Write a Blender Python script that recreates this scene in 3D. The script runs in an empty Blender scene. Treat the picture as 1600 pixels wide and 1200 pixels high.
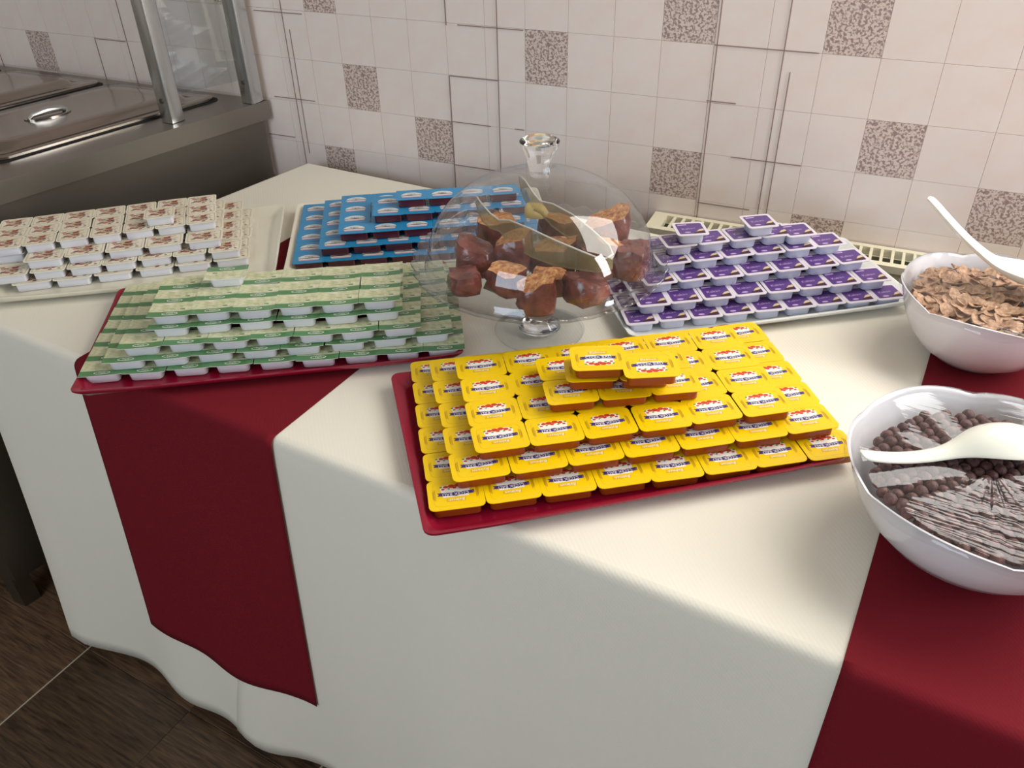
import bpy, math, random
from mathutils import Vector, Matrix
PI = math.pi
SC = bpy.context.scene
COL = SC.collection

# ------------------------------------------------------------------ camera, light, exposure
TOP = 0.80
cam_d = bpy.data.cameras.new('camera')
cam_o = bpy.data.objects.new('camera', cam_d); COL.objects.link(cam_o)
cam_d.sensor_width = 36.0; cam_d.lens = 1295.0 / 1600.0 * 36.0
cam_d.clip_start = 0.02; cam_d.clip_end = 50
_D = Vector((42, 1820, 1295)).normalized()
_X = -Vector((-2748, -865, 1295)).normalized(); _X = (_X - _D * _X.dot(_D)).normalized()
_Z = -_D; _Y = _Z.cross(_X)
R = Matrix((_X, _Y, _Z))
cx, cy, cz = R @ Vector((1, 0, 0)), R @ Vector((0, -1, 0)), R @ Vector((0, 0, -1))
cam_o.matrix_world = Matrix(((cx.x, cy.x, cz.x, 0), (cx.y, cy.y, cz.y, 0), (cx.z, cy.z, cz.z, TOP + 0.65), (0, 0, 0, 1)))
SC.camera = cam_o

SC.view_settings.view_transform = 'Standard'
SC.view_settings.look = 'None'
SC.view_settings.gamma = 1.0
SC.view_settings.use_curve_mapping = False
SC.view_settings.exposure = 0.0

wd = bpy.data.worlds.new('world'); SC.world = wd; wd.use_nodes = True
wd.node_tree.nodes['Background'].inputs[0].default_value = (0.72, 0.84, 1.0, 1)
wd.node_tree.nodes['Background'].inputs[1].default_value = 0.5

def area(name, loc, target, sx, sy, power, color):
    l = bpy.data.lights.new(name, 'AREA'); l.shape = 'RECTANGLE'; l.size = sx; l.size_y = sy
    l.energy = power; l.color = color
    o = bpy.data.objects.new(name, l); COL.objects.link(o); o.location = loc
    d = Vector(target) - Vector(loc)
    o.rotation_euler = d.to_track_quat('-Z', 'Y').to_euler()
    return o
area('window_light', (0.62, 1.42, 1.96), (0.15, 0.2, 0.9), 1.36, 1.02, 33, (1.0, 0.96, 0.90))      # window above the radiator
area('window_light', (-0.5, -2.4, 1.85), (-0.4, 1.0, 1.0), 1.7, 1.2, 38, (0.72, 0.85, 1.0))     # window behind the camera
area('window_light', (2.10, 1.18, 1.80), (-0.4, 1.0, 1.0), 0.44, 1.20, 24, (0.90, 0.95, 1.0))      # window in the right wall

# ------------------------------------------------------------------ helpers
def lin(c):
    return c / 12.92 if c <= 0.04045 else ((c + 0.055) / 1.055) ** 2.4
def rgb(r, g, b):
    return (lin(r / 255), lin(g / 255), lin(b / 255), 1)
MATS = {}
def mat(name, col, rough=0.5, metal=0.0, trans=0.0, ior=1.45, coat=0.0, sss=0.0, spec=0.5, alpha=1.0):
    m = bpy.data.materials.new(name); m.use_nodes = True
    b = m.node_tree.nodes['Principled BSDF']
    b.inputs['Base Color'].default_value = col
    b.inputs['Roughness'].default_value = rough
    b.inputs['Metallic'].default_value = metal
    b.inputs['Transmission Weight'].default_value = trans
    b.inputs['IOR'].default_value = ior
    b.inputs['Coat Weight'].default_value = coat
    b.inputs['Specular IOR Level'].default_value = spec
    b.inputs['Alpha'].default_value = alpha
    MATS[name] = m
    return m
def N(m, t, **kw):
    n = m.node_tree.nodes.new(t)
    for k, v in kw.items():
        if k in n.inputs.keys(): n.inputs[k].default_value = v
        else: setattr(n, k, v)
    return n
def L(m, a, b): m.node_tree.links.new(a, b)
def BS(m): return m.node_tree.nodes['Principled BSDF']
def noise_color(m, c1, c2, scale, detail=3, lo=0.35, hi=0.65, stretch=(1, 1, 1), coord='Object'):
    tc = N(m, 'ShaderNodeTexCoord'); mp = N(m, 'ShaderNodeMapping'); mp.inputs['Scale'].default_value = stretch
    nz = N(m, 'ShaderNodeTexNoise'); nz.inputs['Scale'].default_value = scale; nz.inputs['Detail'].default_value = detail
    cr = N(m, 'ShaderNodeValToRGB'); e = cr.color_ramp.elements
    e[0].position = lo; e[0].color = c1; e[1].position = hi; e[1].color = c2
    L(m, tc.outputs[coord], mp.inputs[0]); L(m, mp.outputs[0], nz.inputs['Vector'])
    L(m, nz.outputs['Fac'], cr.inputs[0]); L(m, cr.outputs[0], BS(m).inputs['Base Color'])
    return nz
def noise_bump(m, scale, strength, dist=0.002, stretch=(1, 1, 1), detail=2):
    tc = N(m, 'ShaderNodeTexCoord'); mp = N(m, 'ShaderNodeMapping'); mp.inputs['Scale'].default_value = stretch
    nz = N(m, 'ShaderNodeTexNoise'); nz.inputs['Scale'].default_value = scale; nz.inputs['Detail'].default_value = detail
    bp = N(m, 'ShaderNodeBump'); bp.inputs['Strength'].default_value = strength; bp.inputs['Distance'].default_value = dist
    L(m, tc.outputs['Object'], mp.inputs[0]); L(m, mp.outputs[0], nz.inputs['Vector'])
    L(m, nz.outputs['Fac'], bp.inputs['Height']); L(m, bp.outputs[0], BS(m).inputs['Normal'])
def thin_glass(name, tint, gloss=1.0, edge=0.25, rough=0.02, bump=None, base=0.03, edge_col=(0.75, 0.8, 0.85, 1)):
    """a thin clear sheet: light passes straight through, the surface mirrors more at grazing angles"""
    m = bpy.data.materials.new(name); m.use_nodes = True; nt = m.node_tree
    nt.nodes.remove(nt.nodes['Principled BSDF']); out = nt.nodes['Material Output']
    tr = N(m, 'ShaderNodeBsdfTransparent'); gl = N(m, 'ShaderNodeBsdfGlossy'); gl.inputs['Roughness'].default_value = rough
    lw = N(m, 'ShaderNodeLayerWeight'); lw.inputs['Blend'].default_value = 0.35
    cr = N(m, 'ShaderNodeMix'); cr.data_type = 'RGBA'
    cr.inputs[6].default_value = tint; cr.inputs[7].default_value = edge_col
    pw = N(m, 'ShaderNodeMath', operation='POWER'); pw.inputs[1].default_value = 3
    mu = N(m, 'ShaderNodeMath', operation='MULTIPLY'); mu.inputs[1].default_value = gloss
    ad = N(m, 'ShaderNodeMath', operation='ADD'); ad.inputs[1].default_value = base
    mx = N(m, 'ShaderNodeMixShader')
    L(m, lw.outputs['Facing'], pw.inputs[0]); L(m, pw.outputs[0], mu.inputs[0]); L(m, mu.outputs[0], ad.inputs[0])
    L(m, pw.outputs[0], cr.inputs[0]); L(m, cr.outputs[2], tr.inputs[0])
    L(m, ad.outputs[0], mx.inputs[0]); L(m, tr.outputs[0], mx.inputs[1]); L(m, gl.outputs[0], mx.inputs[2])
    L(m, mx.outputs[0], out.inputs[0])
    if bump:
        tc = N(m, 'ShaderNodeTexCoord'); mp = N(m, 'ShaderNodeMapping'); mp.inputs['Scale'].default_value = bump[2]
        mp.inputs['Rotation'].default_value = (0, 0, bump[3])
        nz = N(m, 'ShaderNodeTexNoise'); nz.inputs['Scale'].default_value = bump[0]
        bp = N(m, 'ShaderNodeBump'); bp.inputs['Strength'].default_value = bump[1]; bp.inputs['Distance'].default_value = 0.004
        L(m, tc.outputs['Object'], mp.inputs[0]); L(m, mp.outputs[0], nz.inputs['Vector'])
        L(m, nz.outputs['Fac'], bp.inputs['Height']); L(m, bp.outputs[0], gl.inputs['Normal'])
        if len(bump) > 4:      # the film is taut on one side and gathered in wrinkles on the other
            sx = N(m, 'ShaderNodeSeparateXYZ'); mr = N(m, 'ShaderNodeMapRange'); sb = N(m, 'ShaderNodeMath', operation='SUBTRACT')
            mr.inputs[1].default_value = .02; mr.inputs[2].default_value = .12; mr.inputs[3].default_value = .05; mr.inputs[4].default_value = bump[1]
            L(m, tc.outputs['Object'], sx.inputs[0]); L(m, sx.outputs[0], sb.inputs[0]); L(m, sx.outputs[1], sb.inputs[1])
            L(m, sb.outputs[0], mr.inputs[0]); L(m, mr.outputs[0], bp.inputs['Strength'])
    return m

class MB:
    def __init__(s): s.v = []; s.f = []; s.m = []
    def add(s, vs, fs, mi=0):
        o = len(s.v); s.v += [tuple(p) for p in vs]; s.f += [tuple(o + i for i in f) for f in fs]; s.m += [mi] * len(fs)
    def box(s, c, d, mi=0, rot=0.0):
        x, y, z = d[0] / 2, d[1] / 2, d[2] / 2; ca, sa = math.cos(rot), math.sin(rot)
        vs = []
        for dz in (-z, z):
            for dx, dy in ((-x, -y), (x, -y), (x, y), (-x, y)):
                vs.append((c[0] + dx * ca - dy * sa, c[1] + dx * sa + dy * ca, c[2] + dz))
        s.add(vs, [(0, 3, 2, 1), (4, 5, 6, 7), (0, 1, 5, 4), (1, 2, 6, 5), (2, 3, 7, 6), (3, 0, 4, 7)], mi)
    def loft(s, loops, mi=0, cap0=True, cap1=True, closed=True):
        n = len(loops[0]); vs = [p for l in loops for p in l]; fs = []
        for k in range(len(loops) - 1):
            for i in range(n if closed else n - 1):
                a, b = k * n + i, k * n + (i + 1) % n
                fs.append((a, b, b + n, a + n))
        if cap0: fs.append(tuple(range(n - 1, -1, -1)))
        if cap1: fs.append(tuple((len(loops) - 1) * n + i for i in range(n)))
        s.add(vs, fs, mi)
    def poly(s, pts, z, mi=0): s.add([(p[0], p[1], z) for p in pts], [tuple(range(len(pts)))], mi)
    def lathe(s, prof, n=48, mi=0, mod=None):
        loops = []
        for (r, z) in prof:
            l = []
            for i in range(n):
                a = 2 * PI * i / n; rr, zz = (r, z) if mod is None else mod(r, z, a)
                l.append((max(rr, 1e-5) * math.cos(a), max(rr, 1e-5) * math.sin(a), zz))
            loops.append(l)
        s.loft(loops, mi, cap0=False, cap1=False)
    def tube(s, pts, r, n=8, mi=0):
        loops = []
        for i, p in enumerate(pts):
            p = Vector(p); a = Vector(pts[max(0, i - 1)]); b = Vector(pts[min(len(pts) - 1, i + 1)])
            t = (b - a).normalized(); u = t.cross(Vector((0, 0, 1)))
            if u.length < 1e-3: u = Vector((1, 0, 0))
            u.normalize(); w = t.cross(u)
            rr = r[i] if isinstance(r, (list, tuple)) else r
            loops.append([tuple(p + (u * math.cos(2 * PI * k / n) + w * math.sin(2 * PI * k / n)) * rr) for k in range(n)])
        s.loft(loops, mi)
    def mesh(s, name, mats, smooth=False, bevel=None):
        me = bpy.data.meshes.new(name); me.from_pydata(s.v, [], s.f); me.validate(); 
        for m in mats: me.materials.append(m)
        if len(me.polygons) == len(s.m):
            me.polygons.foreach_set('material_index', s.m)
        if smooth: me.polygons.foreach_set('use_smooth', [True] * len(me.polygons))
        me.update(); return me
def finish(me, angle=0.6):
    """smooth shading with sharp edges kept"""
    import bmesh
    bm = bmesh.new(); bm.from_mesh(me); bmesh.ops.recalc_face_normals(bm, faces=bm.faces)
    for f in bm.faces: f.smooth = True
    for e in bm.edges:
        if len(e.link_faces) == 2 and e.calc_face_angle(0) > angle: e.smooth = False
    bm.to_mesh(me); bm.free(); return me
def ob(name, me, parent=None, loc=None, rz=None):
    o = bpy.data.objects.new(name, me); COL.objects.link(o)
    if parent: o.parent = parent
    if loc is not None: o.location = loc
    if rz is not None: o.rotation_euler = (0, 0, rz)
    return o
def tag(o, label, cat, group=None):
    o['label'] = label; o['category'] = cat
    if group: o['group'] = group
    return o
def struct(name, me, **kw):
    o = ob(name, me, **kw); o['kind'] = 'structure'; return o
def thing(name, label, cat, loc=(0, 0, 0), rz=0, group=None):
    o = bpy.data.objects.new(name, None); COL.objects.link(o); o.empty_display_size = 0.02
    o.location = loc; o.rotation_euler = (0, 0, rz)
    return tag(o, label, cat, group)
def rrect(w, d, r, z, seg=3, cx=0, cy=0):
    pts = []
    for (sx, sy, a0) in ((1, 1, 0), (-1, 1, PI / 2), (-1, -1, PI), (1, -1, 1.5 * PI)):
        for k in range(seg + 1):
            a = a0 + PI / 2 * k / seg
            pts.append((cx + sx * (w / 2 - r) + r * math.cos(a), cy + sy * (d / 2 - r) + r * math.sin(a), z))
    return pts
def text_verts(txt, size, align='CENTER'):
    cu = bpy.data.curves.new('t', 'FONT'); cu.body = txt; cu.size = size; cu.align_x = align; cu.align_y = 'CENTER'; cu.resolution_u = 1
    o = bpy.data.objects.new('t', cu); me = bpy.data.meshes.new_from_object(o)
    v = [tuple(p.co) for p in me.vertices]; f = [tuple(p.vertices) for p in me.polygons]
    bpy.data.objects.remove(o); bpy.data.curves.remove(cu); bpy.data.meshes.remove(me)
    return v, f
def put_text(mb, txt, size, x, y, z, mi, rot=0.0, sx=1.0, shear=0.0):
    v, f = text_verts(txt, size); ca, sa = math.cos(rot), math.sin(rot)
    out = []
    for p in v:
        px, py = p[0] * sx + p[1] * shear, p[1]
        out.append((x + px * ca - py * sa, y + px * sa + py * ca, z))
    mb.add(out, f, mi)
def ellipse(cx, cy, rx, ry, n=12, rot=0):
    return [(cx + rx * math.cos(2 * PI * i / n), cy + ry * math.sin(2 * PI * i / n)) for i in range(n)]

# ------------------------------------------------------------------ materials
cloth = mat('cream_tablecloth', rgb(231, 225, 210), 0.85, spec=0.2)
def weave(m, s, strength):
    tc = N(m, 'ShaderNodeTexCoord'); wx = []
    for d in ('X', 'DIAGONAL', 'Z'):
        w = N(m, 'ShaderNodeTexWave', wave_type='BANDS', bands_direction=d); w.inputs['Scale'].default_value = s
        L(m, tc.outputs['Object'], w.inputs['Vector']); wx.append(w)
    a = N(m, 'ShaderNodeMath', operation='MAXIMUM'); b = N(m, 'ShaderNodeMath', operation='ADD')
    L(m, wx[0].outputs['Fac'], a.inputs[0]); L(m, wx[2].outputs['Fac'], a.inputs[1])
    L(m, a.outputs[0], b.inputs[0]); L(m, wx[1].outputs['Fac'], b.inputs[1])
    bp = N(m, 'ShaderNodeBump'); bp.inputs['Strength'].default_value = strength; bp.inputs['Distance'].default_value = 0.0006
    L(m, b.outputs[0], bp.inputs['Height']); L(m, bp.outputs[0], BS(m).inputs['Normal'])
weave(cloth, 95, 0.10)
runner_m = mat('burgundy_runner', rgb(112, 24, 34), 0.85, spec=0.15); weave(runner_m, 120, 0.12)
red_tray = mat('burgundy_melamine', rgb(136, 12, 42), 0.28, coat=0.3)
cream_tray = mat('cream_melamine', rgb(226, 220, 200), 0.3, coat=0.2)
white_tray = mat('white_melamine', rgb(226, 228, 224), 0.3, coat=0.2)
steel = mat('brushed_steel', rgb(150, 145, 138), 0.34, metal=1.0); noise_bump(steel, 30, 0.05, stretch=(1, 12, 1))
steel_dark = mat('steel_panel', rgb(122, 116, 108), 0.42, metal=1.0)
steel_lid = mat('polished_steel', rgb(165, 158, 150), 0.16, metal=1.0)
steel_post = mat('steel_tube', rgb(205, 207, 208), 0.25, metal=1.0)
gap_shade = mat('dark_gap', rgb(22, 20, 20), 0.8)  # near-black colour for the shade in the gap round the lids
rad_m = mat('cream_radiator_enamel', rgb(232, 224, 196), 0.4)
rad_dark = mat('radiator_inside_shade', rgb(62, 64, 48), 0.85)  # dark olive puts the shade inside the grille slots into the colour
porc = mat('white_opal_glass', rgb(232, 230, 232), 0.12, coat=0.5)
BS(porc).inputs['Subsurface Weight'].default_value = 0.15; BS(porc).inputs['Subsurface Radius'].default_value = (0.01, 0.01, 0.01)
spoon_m = mat('ivory_plastic', rgb(232, 232, 218), 0.15, coat=0.5)
ball_m = mat('cocoa_cereal', rgb(82, 50, 48), 0.55); noise_color(ball_m, rgb(66, 40, 40), rgb(106, 68, 62), 260)
noise_bump(ball_m, 500, 0.5, 0.001)
flake_m = mat('bran_flake', rgb(190, 150, 118), 0.7); noise_color(flake_m, rgb(158, 118, 88), rgb(206, 170, 138), 220)
noise_bump(flake_m, 400, 0.6, 0.001)
cake_m = mat('glazed_brown_cake', rgb(110, 40, 25), 0.25, coat=0.5); noise_color(cake_m, rgb(78, 34, 32), rgb(142, 76, 64), 45, lo=0.3, hi=0.75); 
noise_bump(cake_m, 90, 0.6, 0.004)
cake_tan = mat('cut_sponge', rgb(196, 130, 84), 0.7); noise_color(cake_tan, rgb(170, 100, 62), rgb(222, 168, 112), 120)
noise_bump(cake_tan, 160, 0.8, 0.004)
butter_m = mat('pale_yellow_pastry', rgb(226, 200, 130), 0.5)
solid_glass = mat('solid_glass', (0.95, 0.98, 0.98, 1), 0.02, trans=1.0, ior=1.45)
dome_m = thin_glass('clear_dome_glass', (0.97, 0.975, 0.98, 1), gloss=0.8, base=0.075, edge_col=(0.80, 0.82, 0.86, 1))
dish_m = thin_glass('clear_dish_glass', (0.94, 0.95, 0.96, 1), gloss=0.8, base=0.07, edge_col=(0.66, 0.72, 0.78, 1), bump=(60, 0.3, (1, 1, 1), 0))
foot_m = thin_glass('clear_foot_glass', (0.985, 0.99, 0.99, 1), gloss=0.7, base=0.03, edge_col=(0.75, 0.8, 0.84, 1))
film_m = thin_glass('cling_film', (0.97, 0.97, 0.98, 1), gloss=0.6, base=0.045, rough=0.04, bump=(22, 1.0, (0.5, 5.0, 1), -0.5, True))
pane_m = thin_glass('guard_glass', (0.90, 0.93, 0.94, 1), gloss=0.3, base=0.05)
tong_m = mat('olive_clear_plastic', rgb(150, 138, 96), 0.12, alpha=0.42, coat=0.6)
tong_glint = mat('painted_edge_glint', rgb(206, 202, 190), 0.15, coat=0.5)  # pale colour paints the light caught along the upper arm edges
# pack plastics
yel = mat('yellow_foil', rgb(242, 200, 8), 0.32, coat=0.2)
yel2 = mat('yellow_shade_print', rgb(222, 176, 4), 0.4)
amber = mat('amber_honey_cup', rgb(172, 76, 20), 0.2, trans=0.3)
red_p = mat('red_print', rgb(200, 62, 36), 0.5); pur_p = mat('violet_banner', rgb(62, 48, 118), 0.4)
wht_p = mat('white_print', rgb(240, 236, 226), 0.5); grn_p = mat('green_print', rgb(96, 140, 50), 0.5)
wcup = mat('white_cup', rgb(226, 226, 232), 0.3, coat=0.1); ccup = mat('frosted_cup', rgb(206, 210, 230), 0.35, trans=0.15)
plid = mat('frosted_lid_rim', rgb(216, 208, 214), 0.3, coat=0.3)
purp = mat('purple_foil', rgb(86, 56, 122), 0.35, coat=0.2); lilac = mat('lilac_print', rgb(190, 160, 206), 0.4)
brown_p = mat('brown_print', rgb(66, 34, 36), 0.45); tan_p = mat('tan_print', rgb(206, 186, 150), 0.5)
glid = mat('pale_green_foil', rgb(196, 204, 160), 0.35, coat=0.2); noise_color(glid, rgb(178, 188, 142), rgb(226, 220, 190), 130, lo=0.3, hi=0.7)
gstrip = mat('green_strip', rgb(84, 132, 84), 0.35, coat=0.2)
wlid = mat('ivory_foil', rgb(232, 224, 202), 0.35, coat=0.2); wline = mat('beige_line', rgb(204, 190, 158), 0.5)
choc_p = mat('chestnut_print', rgb(150, 84, 50), 0.5); rose_p = mat('rose_print', rgb(196, 104, 96), 0.5)
blid = mat('blue_foil', rgb(38, 136, 186), 0.35, coat=0.2); bcup = mat('dark_cherry_cup', rgb(74, 20, 34), 0.22, coat=0.3)
bpale = mat('pale_blue_print', rgb(214, 216, 214), 0.45); bdark = mat('dark_print', rgb(58, 54, 60), 0.5); bpink = mat('pink_print', rgb(206, 168, 178), 0.5)

# wall, floor
tile_m = mat('cream_tile', rgb(214, 200, 190), 0.22, coat=0.2)
noise_color(tile_m, rgb(242, 222, 212), rgb(242, 230, 222), 14, coord='Object')
grout_m = mat('pale_grout', rgb(226, 204, 190), 0.8)
speck = mat('speckled_tile', rgb(190, 170, 160), 0.3)
def speckle(m):
    tc = N(m, 'ShaderNodeTexCoord'); mp = N(m, 'ShaderNodeMapping'); mp.inputs['Scale'].default_value = (1, 1, 1)
    nz = N(m, 'ShaderNodeTexNoise'); nz.inputs['Scale'].default_value = 230; nz.inputs['Detail'].default_value = 1.5; nz.inputs['Distortion'].default_value = 0.6
    cr = N(m, 'ShaderNodeValToRGB'); e = cr.color_ramp.elements
    e[0].position = 0.40; e[0].color = rgb(158, 134, 128); e[1].position = 0.54; e[1].color = rgb(224, 206, 196)
    k = e.new(0.47); k.color = rgb(190, 166, 156)
    L(m, tc.outputs['Object'], mp.inputs[0]); L(m, mp.outputs[0], nz.inputs['Vector']); L(m, nz.outputs['Fac'], cr.inputs[0]); L(m, cr.outputs[0], BS(m).inputs['Base Color'])
speckle(speck)
line_m = mat('brown_line', rgb(150, 124, 114), 0.5)
paint = mat('wall_paint', rgb(206, 198, 186), 0.8)
ceil_m = mat('ceiling_paint', rgb(226, 222, 212), 0.9)
fl_grout = mat('floor_grout', rgb(196, 180, 156), 0.8)
def wood_floor(name, rot):
    m = mat(name, rgb(70, 52, 40), 0.35)
    tc = N(m, 'ShaderNodeTexCoord'); mp = N(m, 'ShaderNodeMapping')
    mp.inputs['Rotation'].default_value = (0, 0, rot); mp.inputs['Scale'].default_value = (2.0, 26.0, 1)
    nz = N(m, 'ShaderNodeTexNoise'); nz.inputs['Scale'].default_value = 7; nz.inputs['Detail'].default_value = 7; nz.inputs['Distortion'].default_value = 0.8
    cr = N(m, 'ShaderNodeValToRGB'); e = cr.color_ramp.elements
    e[0].position = 0.30; e[0].color = rgb(58, 44, 36); e[1].position = 0.72; e[1].color = rgb(130, 102, 76)
    oi = N(m, 'ShaderNodeObjectInfo'); mx = N(m, 'ShaderNodeMix'); mx.data_type = 'RGBA'; mx.blend_type = 'MULTIPLY'; mx.inputs[0].default_value = 1
    c2 = N(m, 'ShaderNodeValToRGB'); c2.color_ramp.elements[0].color = (0.55, 0.55, 0.55, 1); c2.color_ramp.elements[1].color = (1.1, 1.05, 1, 1)
    ad = N(m, 'ShaderNodeVectorMath', operation='ADD'); cb = N(m, 'ShaderNodeCombineXYZ')
    mu = N(m, 'ShaderNodeMath', operation='MULTIPLY'); mu.inputs[1].default_value = 40
    L(m, oi.outputs['Random'], mu.inputs[0]); L(m, mu.outputs[0], cb.inputs[0]); L(m, mu.outputs[0], cb.inputs[1])
    L(m, tc.outputs['Object'], mp.inputs[0]); L(m, mp.outputs[0], ad.inputs[0]); L(m, cb.outputs[0], ad.inputs[1])
    L(m, ad.outputs[0], nz.inputs['Vector']); L(m, nz.outputs['Fac'], cr.inputs[0])
    L(m, oi.outputs['Random'], c2.inputs[0]); L(m, cr.outputs[0], mx.inputs[6]); L(m, c2.outputs[0], mx.inputs[7]); L(m, mx.outputs[2], BS(m).inputs['Base Color'])
    return m
woodA = wood_floor('wood_print_a', 0.0); woodB = wood_floor('wood_print_b', PI / 2)

# ------------------------------------------------------------------ room shell
WP = Vector((-1.274, 1.360, 0)); WU = Vector((0.9952, 0.0980, 0)); WN = Vector((0.0980, -0.9952, 0))   # wall origin, along, into the room
def wpt(s, z, off=0.0): p = WP + WU * s + WN * off; return (p.x, p.y, z)
WROT = math.atan2(WU.y, WU.x)
def quadslab(name, a, b, z0, z1, thick, m):
    a = Vector(a); b = Vector(b); u = (b - a).normalized(); n = Vector((-u.y, u.x)) * thick
    mb = MB(); P = [(a.x, a.y), (b.x, b.y), (b.x + n.x, b.y + n.y), (a.x + n.x, a.y + n.y)]
    mb.loft([[(p[0], p[1], z0) for p in P], [(p[0], p[1], z1) for p in P]])
    return struct(name, finish(mb.mesh(name, [m])))
CEIL = 2.7
OW0, OW1, OZ0, OZ1 = 1.22, 2.62, 1.42, 2.48      # opening of the window above the radiator
mb = MB()
def wslab(s0, s1, z0, z1):
    P = [WP + WU * s0 - WN * 0.004, WP + WU * s1 - WN * 0.004, WP + WU * s1 - WN * 0.12, WP + WU * s0 - WN * 0.12]
    mb.loft([[(p.x, p.y, z0) for p in P], [(p.x, p.y, z1) for p in P]])
wslab(-1.70, OW0, 0, CEIL); wslab(OW1, 3.45, 0, CEIL); wslab(OW0, OW1, 0, OZ0); wslab(OW0, OW1, OZ1, CEIL)
wall = struct('wall_back', finish(mb.mesh('wall_back', [grout_m])))
# tiles: printed mosaic grid of 9 cm squares
cols = [1.2, 8.8, 16.8, 25.0, 33.4, 41.6, 49.8, 58.2, 66.8, 75.4, 84.5, 93.3, 102.0, 110.9, 120.0, 129.9, 138.8, 148, 157, 166, 175]
left = 1.2
lc = []
while left > -135: left -= 7.65; lc.append(left)
cols = lc[::-1] + cols
rows = [73.3, 82.3, 91.3, 100.4, 110.0, 119.6, 129.0, 138.4]
sp = [(1.2, 110), (8.8, 91.3), (25.0, 82.3), (1.2, 73.3), (49.8, 100.4), (75.4, 110), (75.4, 82.3), (102, 110), (110.9, 91.3), (129.9, 82.3), (102, 73.3),
      (-82.95, 91.3), (-21.75, 110), (-105.9, 110), (148, 100.4), (157, 119.6), (66.8, 129), (138.8, 110)]
def near_sp(c, r): return any(abs(c - a) < 1.5 and abs(r - b) < 1 for a, b in sp)
random.seed(4)
tmesh = {}
for i in range(len(cols) - 1):
    for j in range(len(rows) - 1):
        w = (cols[i + 1] - cols[i]) / 100; h = (rows[j + 1] - rows[j]) / 100
        s = near_sp(cols[i], rows[j]); key = (round(w, 4), round(h, 4), s)
        if key not in tmesh:
            g = 0.0002; b = 0.0003; t = 0.0043
            mb = MB()
            def lp(ins, y): return [(ins, y, ins), (w - ins, y, ins), (w - ins, y, h - ins), (ins, y, h - ins)]
            mb.loft([lp(g, 0), lp(g, -t + b), lp(g + b, -t)])
            tmesh[key] = mb.mesh('tile', [speck if s else tile_m]); finish(tmesh[key], 0.3)
        c = WP + WU * (cols[i] / 100) - WN * 0.004
        t = ob('tile', tmesh[key], wall, (c.x, c.y, rows[j] / 100), WROT)
# printed line pattern on the tiles
def wline_v(s, z0, z1, name='printed_line'):
    mb = MB(); mb.box((0, 0, 0), (0.0017, 0.0006, z1 - z0))
    p = WP + WU * s + WN * 0.0013
    ob(name, mb.mesh(name, [line_m]), wall, (p.x, p.y, (z0 + z1) / 2), WROT)
def wline_h(z, s0, s1, name='printed_line'):
    mb = MB(); mb.box((0, 0, 0), (s1 - s0, 0.0006, 0.0017))
    p = WP + WU * ((s0 + s1) / 2) + WN * 0.0013
    ob(name, mb.mesh(name, [line_m]), wall, (p.x, p.y, z), WROT)
for s, a, b in ((-.045, .735, 1.30), (-.032, .80, 1.062), (.336, .76, 1.003), (.336, 1.096, 1.35), (.442, .82, 1.36), (.850, .735, 1.36), (.960, .735, 1.36), (.975, .735, 1.067),
                (-.60, .80, 1.003), (-.50, .80, 1.30), (-.95, .85, 1.2), (1.46, .8, 1.3), (1.57, .735, 1.1)):
    wline_v(s, a, b)
for z, a, b in ((1.10, .846, 1.015), (1.007, .843, .894), (.913, .898, 1.02), (.819, .848, .944), (1.098, .36, .495), (1.003, .337, .442), (.913, .337, .423), (.823, .337, .44),
                (.919, -.102, .005), (.832, -.137, -.065), (1.094, -.116, .005), (.914, .475, .495), (1.002, -.60, -.504), (1.10, 1.40, 1.57), (.913, 1.46, 1.55)):
    wline_h(z, a, b)
# floor with tiles
mb = MB(); mb.box((-0.1, -0.3, -0.0275), (5.9, 5.3, 0.05)); floor = struct('floor', mb.mesh('floor', [fl_grout]))
def plank_mesh(w, h, m):
    mb = MB(); g = 0.0001
    mb.loft([rrect(w - 2 * g, h - 2 * g, 0.001, -0.006, 1), rrect(w - 2 * g, h - 2 * g, 0.001, -0.001, 1), rrect(w - 2 * g - .002, h - 2 * g - .002, 0.001, 0.0, 1)])
    return finish(mb.mesh('tile', [m]), 0.3)
T = 0.605
pm = {}
for ix in range(-3, 5):
    for iy in range(-4, 3):
        x0 = -1.345 + ix * T; y0 = 0.20 + iy * T
        near = -2 <= ix <= 0 and -1 <= iy <= 1
        # each floor tile: four blocks of wood print, turned against each other
        split = [(0, 0, .5, .5), (.5, 0, .5, .5), (0, .5, .5, .5), (.5, .5, .5, .5)] if near else [(0, 0, 1, 1)]
        for k, (a, b, w, h) in enumerate(split):
            m = woodA if (k in (0, 3)) ^ ((ix + iy) % 2 == 0) else woodB
            key = (w, h, m.name)
            if key not in pm: pm[key] = plank_mesh(w * T - (0.0026 if near else 0.004), h * T - (0.0026 if near else 0.004), m)
            ob('tile', pm[key], floor, (x0 + (a + w / 2) * T + (.0011 if a == 0 else -.0011) * near, y0 + (b + h / 2) * T + (.0011 if b == 0 else -.0011) * near, 0.0))
quadslab('wall_left', (-2.98, -2.9), (-2.98, 1.2), 0, CEIL, 0.1, paint)
mb = MB(); mb.box((-0.1, -0.3, CEIL + .05), (5.9, 5.3, 0.1)); struct('ceiling', mb.mesh('ceiling', [ceil_m]))

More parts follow.
